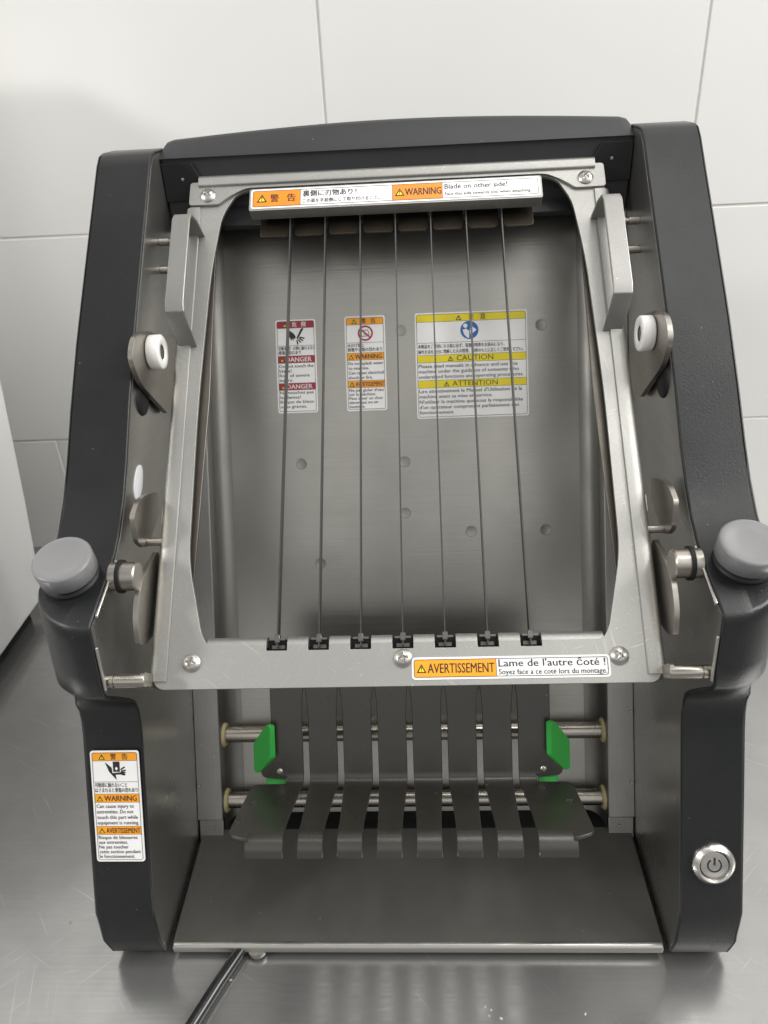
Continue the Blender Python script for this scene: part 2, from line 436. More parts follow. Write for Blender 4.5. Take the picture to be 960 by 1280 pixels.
# white appliance at the left
ap = thing('kitchen_appliance', (-.5, .2, 0), 'white enamelled appliance body standing at the left edge beside the slicer', 'appliance')
bm = bmesh.new(); rows = []
for z, x1, y1 in ((.014, -.3175, .340), (.018, -.3145, .3445), (.10, -.3140, .3615), (.20, -.3140, .3800), (.32, -.3130, .386), (.435, -.3130, .386), (.443, -.317, .382)):  # upper rows are out of view, shaped to shadow the wall
    rows.append([bm.verts.new((a, b, z)) for a, b in rrect(-.72, x1, .02, y1, .007, 5)])
for A, B in zip(rows, rows[1:]):
    for i in range(len(A)): bm.faces.new((A[i], A[(i + 1) % len(A)], B[(i + 1) % len(A)], B[i]))
bm.faces.new(rows[0]); bm.faces.new(rows[-1]); finish(bm, 'body', M['white_body'], ap)
boxo('base', Fr((0, 0, 0), XD, YD, ZD), -.70, -.325, .04, .33, .0, .014, M['black'], ap)  # black slab stands for the shaded gap under the raised body

# ================================================================== SLICER
sl = thing('slicing_machine', (0, .16, 0), 'compact tabletop food slicer with charcoal side housings and steel chute', 'slicer')
# ---- side housings: profile in (Y, Z), front-bulge weight
prof = [(.0405, .0065, 0), (.0368, .0205, 0), (.0385, .0415, 0), (.0480, .0625, 0), (.0640, .0985, 0), (.0745, .1215, 0),
        (.0772, .1290, 0), (.0778, .1350, 0), (.0768, .1400, .0), (.0730, .1450, .25), (.0640, .1545, .65), (.0548, .1635, 1), (.0527, .1672, 1),
        (.0535, .1760, 1), (.0561, .1935, 1), (.0568, .1980, 1), (.0584, .2000, .97), (.0750, .2043, .45), (.0880, .2077, .1), (.0960, .2108, 0), (.1055, .2160, 0),
        (.1180, .2262, 0), (.1300, .2385, 0), (.1465, .2575, 0), (.1700, .2825, 0), (.2000, .3115, 0), (.2300, .3400, 0), (.2440, .3535, 0), (.2500, .3578, 0), (.2560, .3590, 0),
        (.2720, .3590, 0), (.2860, .3540, 0), (.2960, .3300, 0), (.3050, .2600, 0), (.3050, .0065, 0)]
X0, X1 = .1253, .1537
for s in (-1, 1):
    bm = bmesh.new(); rows = []
    for x in (X0, .130, .134, .1375, .1405, .1435, .1462, .1485, .1505, .1520, .1530, X1):
        d = max(0, x - .1310) / (X1 - .1310); dy = .0225 * (1 - math.sqrt(max(0, 1 - d ** 2))) + .0016 * (x - X0) / (X1 - X0)
        rows.append([bm.verts.new((s * x, y + w * dy, z + w * dy * (.27 if z > .19 else -.12))) for y, z, w in prof])
    n = len(prof)
    for A, B in zip(rows, rows[1:]):
        for i in range(n): bm.faces.new((A[i], A[(i + 1) % n], B[(i + 1) % n], B[i]))
    for rw in (rows[0], rows[-1]):
        es = [bm.edges.get((rw[i], rw[(i + 1) % n])) for i in range(n)]
        bmesh.ops.triangle_fill(bm, edges=es, use_beauty=True)
    arm = finish(bm, 'side_housing', M['housing'], sl, 38, .0016, 3)
    arm['label'] = 'charcoal side housing on the %s of the slicer' % ('left' if s < 0 else 'right')
    # stainless inner plate, a little smaller than the housing, with an oval hole
    c = 1.1
    ins = []
    for i, (y, z, w) in enumerate(prof):
        p0 = Vector(prof[i - 1][:2]); p1 = Vector(prof[(i + 1) % n][:2]); t = (p1 - p0).normalized(); nn = Vector((t.y, -t.x))
        q = Vector((y, z)) - nn * -.0011 if False else Vector((y, z)) + Vector((t.y, -t.x)) * 0.0017
        ins.append((q.x, q.y))
    # make sure the offset went inwards
    if ins[2][0] < prof[2][0]: ins = [(2 * a - b, 2 * c_ - d_) for (a, c_, _), (b, d_) in zip(prof, ins)]
    hc = Vector((.1372, .2240)); hole = []
    for i in range(20):
        t = 2 * PI * i / 20; a, b = .0098 * math.cos(t), .0050 * math.sin(t)
        hole.append((hc.x + a * .79 - b * .61, hc.y + a * .61 + b * .79))
    bm = bmesh.new(); prism(bm, side(s, .1251), [ins] + ([hole] if s < 0 else []), 0, .0010)
    ip = finish(bm, 'inner_plate', M['side_steel'], sl, 35)
    if s < 0:
        bm = bmesh.new(); fr = side(s, .1247)
        prism(bm, fr, [[(hc.x + (a - hc.x) * .97, hc.y + (b - hc.y) * .97) for a, b in hole]], 0, .0006)
        finish(bm, 'slot_reflection', M['slot_glare'], sl)  # white inset stands for the bright reflection in the oval slot
    # folded edge of the inner plate shown as bright strips at the head
    for k, (y0, z0, y1, z1) in enumerate([(.0935, .2090, .0635, .2009), (.0562, .1900, .0538, .1690)]):
        d = Vector((y1 - y0, z1 - z0)).normalized(); nrm = Vector((d.y, -d.x))
        if nrm.x > 0: nrm = -nrm
        p = [(y0, z0), (y1, z1), (y1 - nrm.x * .0016, z1 - nrm.y * .0016), (y0 - nrm.x * .0016, z0 - nrm.y * .0016)]
        plate('edge_strip', side(s, .1238), [p], 0, .0013, M['steel'], sl, .0004)
    # knob on top of the housing head
    kt = Vector((0, .0387, .0117)).normalized(); kn = Vector((0, -kt.z, kt.y))
    kf = Fr((s * .1405, .0835, .2050), XD, kt, kn)
    lathe_o('knob_collar', kf, [(0, -.002), (.0122, -.002), (.0122, .0034), (.0116, .0042), (.0108, .0046), (.0108, .0064), (0, .0064)], M['black'], sl)
    lathe_o('knob', kf, [(0, .0062), (.0120, .0062), (.0124, .0066), (.0125, .0140), (.0123, .0146), (.0117, .0150), (.0109, .0152), (.0098, .0151), (.0076, .0145), (.0050, .0141), (0, .0139)], M['knob'], sl, 64, 60)['label'] = \
        'round grey plastic knob on the %s housing' % ('left' if s < 0 else 'right')
    # pins, bushing, roller lever, hooks
    sf = side(s, .125)
    def axis(y, z, x_in): return Fr((s * x_in, y, z), YD, ZD, XD * s)
    lathe_o('pin', axis(.0590, .1700, .1085), [(0, 0), (.0026, 0), (.0029, .0005), (.0029, .0128), (.0024, .0129), (.0024, .0134), (.0029, .0135), (.0029, .0165), (0, .0165)], M['rod'], sl)
    lathe_o('pin', axis(.2355, .3165, .1105), [(0, 0), (.0020, 0), (.0020, .0075), (.0014, .0076), (.0014, .0090), (.0020, .0091), (.0020, .0145), (0, .0145)], M['aged'], sl)
    lathe_o('pin', axis(.2290, .3035, .1185), [(0, 0), (.0016, .0004), (.0020, .002), (.0020, .0065), (0, .0065)], M['aged'], sl)
    bf = axis(.0875, .2040, .1135)
    lathe_o('bushing', bf, [(0, 0), (.0058, 0), (.0063, .0006), (.0063, .0115), (0, .0115)], M['aged'], sl)
    lathe_o('seal_ring', axis(.0875, .2040, .1200), [(.0060, 0), (.0073, 0), (.0073, .0016), (.0060, .0016)], M['black'], sl)
    lv = [(.1760, .2865, .004), (.1620, .2875, .005), (.1525, .2800, .007), (.1580, .2655, .006), (.1855, .2396, .002), (.2035, .2378, .002), (.2200, .2690, .004)]
    plate('roller_lever', side(s, .1212), [rpoly(lv)], 0, .0024, M['aged'], sl, .0005)
    rf = axis(.1775, .2750, .1146)
    lathe_o('roller', rf, [(.0036, .0006), (.0044, 0), (.0078, 0), (.0084, .0006), (.0084, .0056), (.0078, .0062), (.0036, .0062)], M['roller'], sl, 48, 50)
    lathe_o('roller_axle', axis(.1775, .2750, .1150), [(0, .0005), (.0022, .0002), (.0030, .0006), (.0040, .0010), (.0040, .0066), (0, .0066)], M['aged'], sl)
    lathe_o('pivot_boss', axis(.1640, .2560, .1238), [(0, 0), (.0066, 0), (.0078, .0006), (.0082, .0015), (0, .0015)], M['black'], sl)
    hk = [(.1058, .2236, .002), (.1150, .2262, .004), (.1240, .2245, .005), (.1391, .2179, .002), (.1356, .2087, .001), (.1150, .2033, .001), (.1130, .2068, .0008), (.1085, .2055, .0008), (.1035, .2115, .002)]
    plate('hook_plate', side(s, .1172), [rpoly(hk)], 0, .0022, M['aged'], sl, .0005)
    lathe_o('hook_pin', axis(.1140, .2050, .1095), [(0, 0), (.0016, .0003), (.0018, .001), (.0018, .0080), (.0022, .0081), (.0022, .0092), (0, .0092)], M['aged'], sl)
    l2 = [(.1120, .2010, .001), (.1000, .2015, .003), (.0900, .2010, .006), (.0810, .1975, .006), (.0735, .1890, .005), (.0712, .1790, .002), (.0780, .1745, .0015), (.0900, .1720, .004), (.1150, .1900, .004)]
    plate('catch_lever', side(s, .1128), [rpoly(l2)], 0, .0022, M['aged'], sl, .0006)

# ---- power button and label on the posts
pt = Vector((0, .0385, .0855)).normalized()
pv = Vector((0, .0770 - .0385, .1270 - .0415)).normalized(); pn = Vector((0, -pv.z, pv.y))
PF = Fr((0, .0385, .0415), XD, pv, pn)
pbf = Fr(PF(.1396, .0242, .0004), XD, pv, pn)
lathe_o('power_button_ring', pbf, [(.0066, .0014), (.0070, .0026), (.0078, .0030), (.0094, .0017), (.0099, .0008), (.0099, -.0006), (0, -.0006)], M['button'], sl, 64)
pb = lathe_o('power_button', pbf, [(0, .0018), (.0052, .0019), (.0058, .0021), (.0062, .0020), (.0065, .0012)], M['button'], sl, 64)
bm = bmesh.new(); sg = 26; r0, r1 = .0027, .00335; A = []; B = []
for i in range(sg + 1):
    t = math.radians(90 + 34 + (360 - 68) * i / sg); A.append(bm.verts.new(pbf(r0 * math.cos(t), r0 * math.sin(t), .00200))); B.append(bm.verts.new(pbf(r1 * math.cos(t), r1 * math.sin(t), .00200)))
for i in range(sg): bm.faces.new((A[i], A[i + 1], B[i + 1], B[i]))
bm.faces.new([bm.verts.new(pbf(a, b, .00200)) for a, b in ((-.00042, .0001), (.00042, .0001), (.00042, .0036), (-.00042, .0036))])
finish(bm, 'power_symbol', M['ink'], pb, 0, recalc=True)

def hand_pic(lb, cx, cy, k, crush):
    """small hazard pictogram: hand under a blade / hand crushed from above"""
    if not crush:
        lb.poly([(cx - 5.2 * k, cy - 4.2 * k), (cx - 3.2 * k, cy - 3.2 * k), (cx - 1.2 * k, cy - 1.6 * k), (cx - .2 * k, cy + .2 * k), (cx - .6 * k, cy + 1.4 * k), (cx - 1.5 * k, cy + .9 * k),
                 (cx - 1.6 * k, cy + 2.6 * k), (cx - 2.3 * k, cy + 1.2 * k), (cx - 3.0 * k, cy + 2.2 * k), (cx - 3.6 * k, cy + .4 * k), (cx - 4.6 * k, cy + .2 * k)], 'ink')
        lb.poly([(cx + 3.0 * k, cy - 4.6 * k), (cx + 4.6 * k, cy - 4.6 * k), (cx + .9 * k, cy + 1.6 * k), (cx + .1 * k, cy + 1.0 * k)], 'ink')
        for (a, b, c, d) in ((.4, 2.0, .9, 4.6), (1.2, 1.6, 2.6, 3.6), (1.8, 1.0, 4.0, 2.6), (2.0, .4, 4.9, 1.2)): lb.line(cx + a * k, cy + b * k, cx + c * k, cy + d * k, .75 * k)
    else:
        lb.poly([(cx - 5.0 * k, cy - 4.4 * k), (cx - 1.9 * k, cy - 1.6 * k), (cx - 1.7 * k, cy + .8 * k), (cx - .2 * k, cy + 2.0 * k), (cx + .2 * k, cy + 4.4 * k), (cx - 3.2 * k, cy + .4 * k)], 'ink')
        lb.poly([(cx - 1.2 * k, cy - 4.6 * k), (cx + 2.0 * k, cy - 4.6 * k), (cx + 2.0 * k, cy + .4 * k), (cx - 1.2 * k, cy + .4 * k)], 'ink')
        lb.poly([(cx - .3 * k, cy - 1.3 * k), (cx + .4 * k, cy - 2.2 * k), (cx + 1.1 * k, cy - 1.3 * k), (cx + .4 * k, cy - .2 * k)], 'lab_white', 3)
        lb.poly([(cx - 1.6 * k, cy + 1.0 * k), (cx + 2.6 * k, cy + .6 * k), (cx + 4.6 * k, cy + 1.6 * k), (cx + 4.2 * k, cy + 2.3 * k), (cx + 2.0 * k, cy + 1.7 * k), (cx - 1.2 * k, cy + 1.9 * k)], 'ink')
        for (a, b, c, d) in ((2.4, -.6, 4.4, -2.0), (2.6, .1, 4.8, -.3), (2.4, .6, 4.6, .9)): lb.line(cx + a * k, cy + b * k, cx + c * k, cy + d * k, .7 * k)

def tall_label(fr, parent, hh, bandm, jhead, jl, en_head, en, fr_head, frl, pic, headink, desc, lettercol='ink'):
    lb = Label(fr, parent, 23.5, hh, label=desc, r=1.4)
    w = 23.5; x0, x1 = .9, w - .9; k = hh / 54.5
    rr = (0, 0, .8, .8)
    lb.band(x0, .9, x1, 4.9 * k, bandm, rr)
    lb.tri(4.0, 4.35 * k, 2.8, 'lab_yellow')
    lb.txt(jhead[0], 9.8, 4.1 * k, 2.2, 2.7, headink, .02); lb.txt(jhead[1], 15.3, 4.1 * k, 2.2, 2.7, headink, .02)
    pic(lb, 12.0, 9.9 * k)
    lb.line(x0, 15.2 * k, x1, 15.2 * k)
    for i, (t, wd) in enumerate(jl): lb.txt(t, 1.5, (17.6 + 2.5 * i) * k, 1.65, wd, 'ink', .012)
    lb.band(x0, 21.1 * k, x1, 25.2 * k, bandm); lb.tri(1.9, 24.6 * k, 2.7)
    lb.txt(en_head[0], 5.6, 24.5 * k, 2.6, en_head[1], lettercol, .016)
    for i, (t, wd) in enumerate(en): lb.txt(t, 1.6, (27.9 + 2.72 * i) * k, 1.75, wd, 'ink', .006)
    lb.band(x0, 37.0 * k, x1, 41.0 * k, bandm); lb.tri(1.9, 40.4 * k, 2.7)
    lb.txt(fr_head[0], 5.6, 40.3 * k, 2.5, fr_head[1], lettercol, .012)
    n = len(frl); st = 2.72 if n < 5 else 2.34
    for i, (t, wd) in enumerate(frl): lb.txt(t, 1.6, (43.3 + st * i) * k, 1.7, wd, 'ink', .006)
    for y in (4.9, 21.1, 25.2, 37.0, 41.0): lb.line(x0, y * k, x1, y * k, .16)
    lb.border(x0, .9, x1, hh - .9, .9)
    return lb.done()
tall_label(Fr(PF(-.1499, .0820, .0016), XD, pv, pn), sl, 54.8, 'lab_amber', '警告',
           [('可動部に触れないこと', 15.5), ('はさまれると重傷の恐れあり', 20.4)], ('WARNING', 15.6),
           [('Can cause injury to', 18), ('extremities. Do not', 17.6), ('touch this part while', 19.6), ('equipment is running.', 20)],
           ('AVERTISSEMENT', 16.4), [('Risque de blessures', 18.8), ('aux extremites.', 14), ('Ne pas toucher', 14.2), ('cette section pendant', 20), ('le fonctionnement.', 17)],
           lambda lb, x, y: hand_pic(lb, x, y, 1.0, True), 'ink', 'orange and white hand crush warning label on the left post')

# ---- chute: rails, side walls with a rounded bend, back panel
pts = [(.1248, .0), (.1115, .0)] + [(.1115 - .0012 * math.sin(t), -.0012 * (1 - math.cos(t))) for t in (PI / 6, PI / 3, PI / 2)] + [(.1100, -.0100)] + \
      [(.1012 + .0085 * math.cos(t), -.0100 - .0080 * math.sin(t)) for t in [PI / 2 * i / 8 for i in range(1, 9)]]
V0, V1 = -.006, .386
for s in (-1, 1):
    bm = bmesh.new(); A = []; B = []
    for x, h in pts: A.append(bm.verts.new(PN(s * x, .010, h))); B.append(bm.verts.new(PN(s * x, V1, h)))
    for i in range(2): bm.faces.new((A[i], A[i + 1], B[i + 1], B[i])) if i == 0 else None
    for i in range(1, 5): bm.faces.new((A[i], A[i + 1], B[i + 1], B[i]))
    finish(bm, 'rail', M['rail_steel'], sl, 50)
    bm = bmesh.new(); A = []; B = []
    for x, h in [(.1108, -.0060), (.1102, -.0075)] + pts[5:]: A.append(bm.verts.new(PN(s * x, V0, h))); B.append(bm.verts.new(PN(s * x, V1, h)))
    for i in range(len(A) - 1): bm.faces.new((A[i], A[i + 1], B[i + 1], B[i]))
    finish(bm, 'chute_wall', M['chute_steel'], sl, 50)
    # black box as the shade in the slot behind the rail, lower foot of the rail
    boxo('rail_gap_shade', PN, s * .1117, s * .1245, .012, .09, -.0075, -.0045, M['black'], sl)
    boxo('rail_foot', PN, min(s * .1245, s * .1105), max(s * .1245, s * .1105), -.004, .0094, -.0035, -.0010, M['rail_steel'], sl, .0004)
    for v in (.0045, .030, .070): lathe_o('rivet', Fr(PN(s * (.1165 if v < .01 else .1235), v, -.0008 if v < .01 else .0004), XD, PN.v, PN.w), [(0, .0006), (.0007, .0004), (.0009, 0)], M['aged'], sl, 16)
bm = bmesh.new(); box(bm, PN, -.1012, .1012, V0, V1, -.0200, -.0180); finish(bm, 'back_panel', M['panel'], sl)
for x, v in ((-.0600, .2147), (.0005, .2142), (.0001, .1843), (.0381, .1726), (.0811, .1724), (-.0507, .1559), (.0806, .2900), (.0004, .2899)):
    lathe_o('weld_spot', Fr(PN(x, v, -.01795), XD, PN.v, PN.w), [(0, .00003), (.0026, .00003), (.0029, .00013), (.0031, .00013), (.0033, -.0001)], M['spot_steel'], sl, 28)

def knife(lb, x, y): hand_pic(lb, x, y, 1.0, False)
tall_label(Fr(PN(-.0726, .2985, -.0179), XD, PN.v, PN.w), sl, 54.0, 'lab_red', '危険',
           [('切断危険！刃物に触れるな！', 20.6), ('重傷の恐れあり', 13)], ('DANGER', 15.0),
           [('Do not touch the', 20), ('blade!', 7), ('Risk of severe', 17.5), ('injury.', 8)], ('DANGER', 15.0),
           [('Ne touchez pas', 19.5), ('les lames!', 12), ('Risque de bless-', 20), ('ures graves.', 15.5)], knife, 'ink_white',
           'crimson and white blade danger label, left of the three on the back panel', 'ink_white')
def prohibit(lb, x, y):
    lb.disc(x, y, 3.1, 'lab_white', 2); lb.ring(x, y, 3.5, 4.4, 'ink_red', 4)
    for a, b, c, d in ((-2.1, 1.8, -2.4, -.6), (-2.4, -.6, -.8, -1.6), (-.8, -1.6, 1.2, -1.8), (1.2, -1.8, 2.0, -.4), (2.0, -.4, 1.9, 1.6), (1.9, 1.6, -2.1, 1.8), (-1, 0, 1, .2), (-1, .9, 1, 1)):
        lb.line(x + a, y + b, x + c, y + d, .35, 'ink', 3)
    lb.line(x - 2.9, y - 2.7, x + 2.9, y + 2.7, .8, 'ink_red', 5)
tall_label(Fr(PN(-.0322, .2990, -.0179), XD, PN.v, PN.w), sl, 54.6, 'lab_amber', '警告',
           [('水かけ禁止', 9.5), ('感電や火傷の恐れあり', 20)], ('WARNING', 15.6),
           [('Do not splash water', 20.3), ('to machine.', 12), ('Can cause electrical', 20.4), ('shock or fire.', 14)],
           ('AVERTISSEMENT', 16.4), [("Ne pas gicler d'eau", 20), ('sur la machine.', 15.5), ('Peut creer un choc', 19.4), ('electrique ou un', 16.5), ('incendie.', 9)], prohibit, 'ink',
           'orange and white water warning label, middle of the three on the back panel')
lb = Label(Fr(PN(.0085, .2992, -.0179), XD, PN.v, PN.w), sl, 64.4, 60.6, label='wide yellow and white caution label, right of the three on the back panel', r=1.4)
x0, x1 = .9, 63.5
lb.band(x0, .9, x1, 5.2, 'lab_yellow', (0, 0, .8, .8)); lb.tri(23.5, 4.7, 3.0)
lb.txt('注', 31.0, 4.4, 2.5, 3.0, 'ink', .01); lb.txt('意', 37.6, 4.4, 2.5, 3.0, 'ink', .01)
lb.disc(31.3, 10.6, 5.2, 'lab_blue', 2)
lb.disc(29.0, 8.1, 1.25, 'ink_white', 3)
lb.poly([(27.4, 10.2), (29.6, 9.8), (31.1, 11.2), (31.1, 15.2), (29.8, 14.8), (28.2, 13.0)], 'ink_white', 3)
lb.poly([(31.4, 11.0), (32.2, 8.2), (34.0, 9.4), (35.4, 10.6), (33.4, 12.2), (31.9, 13.2)], 'ink_white', 3)
lb.line(x0, 17.2, x1, 17.2); lb.txt('本製品をご使用になる前に必ず、取扱説明書をお読みになり、', 1.6, 20.1, 1.7, 49.5, 'ink', .012)
lb.txt('操作方法を充分に理解した人の管理、指導のもとに正しくご使用ください。', 1.6, 23.2, 1.7, 60.2, 'ink', .012)
lb.band(x0, 24.2, x1, 28.4, 'lab_yellow'); lb.tri(18.4, 27.8, 2.9); lb.txt('CAUTION', 23.6, 27.7, 2.9, 21)
for i, (t, wd) in enumerate([('Please read manuals in advance and use this', 56.8), ('machine under the guidance of someone who', 57.4), ('understand functions and operating procedures.', 60)]):
    lb.txt(t, 1.6, 31.4 + 3.05 * i, 1.95, wd, 'ink', .006)
lb.band(x0, 38.7, x1, 42.9, 'lab_yellow'); lb.tri(15.8, 42.3, 2.9); lb.txt('ATTENTION', 20.8, 42.2, 2.9, 26)
for i, (t, wd) in enumerate([("Lire attentivement le Manuel d'Utilisation de la", 59), ('machine avant sa mise en service.', 42), ("N'utiliser la machine que sous la responsibilite", 59.4), ("d'un operateur comprenant parfaitement son", 57), ('fonctionnement.', 19.8)]):
    lb.txt(t, 1.6, 45.8 + 3.05 * i, 1.95, wd, 'ink', .006)
for y in (5.2, 24.2, 28.4, 38.7, 42.9): lb.line(x0, y, x1, y, .16)
lb.border(x0, .9, x1, 59.7, .9); lb.done()

# ---- slide rods, bushings, comb with green clips
for k, v in enumerate((.0567, .0174)):
    c = PN(0, v, -.0100)
    lathe_o('slide_rod', Fr(PN(-.1095, v, -.0100), YD, ZD, XD), [(0, 0), (.0046, 0), (.0046, .2190), (0, .2190)], M['rod'], sl, 40)
    for s in (-1, 1):
        lathe_o('rod_bushing', Fr((s * .1120, c.y, c.z), YD, ZD, -s * XD), [(.0046, .0034), (.0062, .0034), (.0074, .0016), (.0074, 0), (.0046, 0)], M['bush'], sl, 32)
HC = .0321
comb = link('finger_comb', None, (0, .09, .08), sl); comb['label'] = 'dark coated comb of eight fingers below the blade frame'
UF = Fr(PN(0, 0, HC), XD, PN.v, PN.w)
Bp = UF(0, .0454, 0); lo = Vector((0, -.92317621, .384377)); LF = Fr(Bp, XD, -lo, Vector((0, .384377, .92317621)) * 1)
LF = Fr(Bp, XD, lo, Vector((0, .384377, .92317621)))
def bent_strip(name, rowsx, parent, m, thick=.0016):
    """strip following the comb's bent section; rowsx = [(section index/param, x0, x1)]"""
    bm = bmesh.new(); T = []; Bt = []
    for (p, nrm, xa, xb) in rowsx:
        T.append([bm.verts.new(Vector((x, p.y, p.z))) for x in (xa, xb)]); q = p - nrm * thick
        Bt.append([bm.verts.new(Vector((x, q.y, q.z))) for x in (xa, xb)])
    for i in range(len(T) - 1):
        bm.faces.new((T[i][0], T[i][1], T[i + 1][1], T[i + 1][0])); bm.faces.new((Bt[i][0], Bt[i][1], Bt[i + 1][1], Bt[i + 1][0]))
        bm.faces.new((T[i][0], T[i + 1][0], Bt[i + 1][0], Bt[i][0])); bm.faces.new((T[i][1], T[i + 1][1], Bt[i + 1][1], Bt[i][1]))
    for k in (0, -1): bm.faces.new((T[k][0], T[k][1], Bt[k][1], Bt[k][0]))
    return finish(bm, name, m, parent, 32, .0003, 1)
nU, nL = PN.w.copy(), LF.w.copy()
# section: upper straight, bend, lower straight, rolled-down lip
sect = []
for v in (.118, .100, .094, .089, .080, .060, .0500): sect.append((UF(0, v, 0), nU))
R1 = .0022
for i in range(1, 6):
    t = i / 6; sect.append(((UF(0, .0454 + .0030 * (1 - t) ** 2, 0) * .5 + LF(0, .0030 * t ** 2, 0) * .5) if 0 else (UF(0, .0454 + .0040 * (1 - t), 0).lerp(LF(0, .0040 * t, 0), t)), nU.lerp(nL, t).normalized()))
for q in (.0045, .012, .022, .034, .042, .0495): sect.append((LF(0, q, 0), nL))
NLIP = 9; rl = .0070; cc = LF(0, .0497, -rl)
for i in range(1, NLIP + 1):
    t = math.radians(96) * i / NLIP; d = LF.w * math.cos(t) + LF.v * math.sin(t); sect.append((cc + d * rl, d))
end = sect[-1]; sect.append((end[0] - LF.w * .0022, end[1]))
n_up, n_bend = 7, 5
def widths(cx, i):
    """half width profile along the section for an inner finger"""
    if i < n_up:
        v = (.118, .100, .094, .089, .080, .060, .0500)[i]
        return .0076 + (.0010 if v > .0925 else .0004 if v > .087 else 0) if v < .10 else .0092
    if i < n_up + n_bend: return .0075
    k = i - n_up - n_bend; q = (.0045, .012, .022, .034, .042, .0495)[k] if k < 6 else .0545
    return .0075 - .0016 * min(1, max(0, (q - .004) / .035))
for f in range(1, 7):
    cx = (f - 3.5) * .0184
    o = bent_strip('finger', [(p, nn, cx - widths(cx, i), cx + widths(cx, i)) for i, (p, nn) in enumerate(sect)], comb, M['comb'])
for s in (-1, 1):
    # outer finger: upper tab and wide lower wing
    cx = s * .0644
    rows = [(p, nn, cx - .0086, cx + .0086) for p, nn in sect[:n_up]]
    inner = s * .0566
    rows = []
    for i, (p, nn) in enumerate(sect):
        k = i - n_up - n_bend
        if i < n_up: a, b = s * (.0644 - widths(0, i)), s * .0735
        elif i < n_up + n_bend: a, b = s * .0569, s * .0660
        elif k < 6:
            q = (.0045, .012, .022, .034, .042, .0495)[k]; a, b = s * (.0569 + .0018 * min(1, q / .035)), s * .0765
        else: a, b = s * .0587, s * .0765
        rows.append((p, nn, min(a, b), max(a, b)))
    bent_strip('finger', rows, comb, M['comb'])
    wing = rpoly([(s * .0740, .0030, 0), (s * .0820, .0030, .004), (s * .0840, .0080, .002), (s * .0850, .0520, .004), (s * .0770, .0560, .0), (s * .0750, .0560, 0)], 4)
    hole = [(s * .0787 + .0019 * math.cos(2 * PI * i / 20), .0235 + .0019 * math.sin(2 * PI * i / 20)) for i in range(20)]
    plate('comb_wing', LF, [wing, hole], -.0016, -.00005, M['comb'], comb, .0004)
    plate('comb_wing', LF, [[(s * .0650, .0030), (s * .0760, .0030), (s * .0760, .0060), (s * .0650, .0060)]], -.0016, -.0001, M['comb'], comb)
    tab = rpoly([(s * .0725, .0640, 0), (s * .0800, .0550, .003), (s * .0795, .0475, .003), (s * .0665, .0462, .001), (s * .0650, .0500, 0), (s * .0700, .0640, 0)], 4)
    plate('comb_tab', UF, [tab], -.0017, -.0001, M['comb'], comb, .0004)
    put_screw(UF, s * .0697, .0506, -.0003, comb, .4, .42)
    gc = rpoly([(s * .0835, .0500, .001), (s * .0805, .0500, .001), (s * .0722, .0600, .001), (s * .0722, .0770, .001), (s * .0752, .0775, .001), (s * .0835, .0650, .001)], 3)
    # green clip: a leaf standing off the comb plus a tongue under the tab
    a_ = math.radians(38); GF = Fr(UF(s * .0745, 0, .0030), UF.u * math.cos(a_) - UF.w * s * math.sin(a_), UF.v)
    gc = rpoly([(s * .0105, .0500, .001), (s * .0070, .0500, .001), (s * -.0035, .0600, .001), (s * -.0035, .0770, .001), (s * -.0005, .0775, .001), (s * .0105, .0650, .001)], 3)
    plate('green_clip', GF, [gc], -.0015, .0018, M['green'], comb, .0006)
    boxo('clip_tongue', UF, min(s * .0672, s * .0775), max(s * .0672, s * .0775), .0425, .0480, -.0050, -.0020, M['green'], comb, .0005)
boxo('comb_bridge', UF, -.0735, .0735, .1000, .1200, -.0040, -.0018, M['comb'], comb)

# ---- tray with bright lip, top cover, cross bar
TF = Fr((0, 0, 0), XD, YD, ZD)
boxo('tray', TF, -.1232, .1232, .0440, .1120, .0060, .0078, M['tray'], sl, .0003)
bm = bmesh.new()
A = [(.0452, .0080), (.0436, .0082), (.0424, .0076), (.0418, .0064), (.0418, .0034), (.0430, .0034), (.0430, .0060), (.0452, .0060)]
prism(bm, Fr((0, 0, 0), YD, ZD, XD), [A], -.1228, .1228); finish(bm, 'tray_lip', M['steel'], sl, 40, .0005, 2)
bm = bmesh.new(); nx = 28; fr_ = []; bk = []; fl = []; bl = []
for i in range(nx + 1):
    x = .1262 * math.sin(PI / 2 * (-1 + 2 * i / nx)); a = abs(x) / .1262
    zt = .3618 + .0052 * math.cos(a * PI / 2 * .95)
    if a > .95: zt -= .0062 * (1 - math.sqrt(max(0, 1 - ((a - .95) / .05) ** 2)))
    fr_.append(bm.verts.new((x, .2600, .3545))); fl.append(bm.verts.new((x, .2700, zt - .0010))); bk.append(bm.verts.new((x, .2745, zt))); bl.append(bm.verts.new((x, .3000, zt - .001)))
for i in range(nx):
    for A, B in ((fr_, fl), (fl, bk), (bk, bl)): bm.faces.new((A[i], A[i + 1], B[i + 1], B[i]))
finish(bm, 'top_cover', M['cover'], sl, 50)
boxo('cover_fascia', Fr((0, 0, 0), XD, ZD, -YD), -.1245, .1245, .3172, .3543, -.2650, -.2620, M['cover'], sl, .0005)
boxo('back_cover', Fr((0, 0, 0), XD, ZD, -YD), -.1260, .1260, .0100, .3560, -.3020, -.3000, M['housing'], sl)
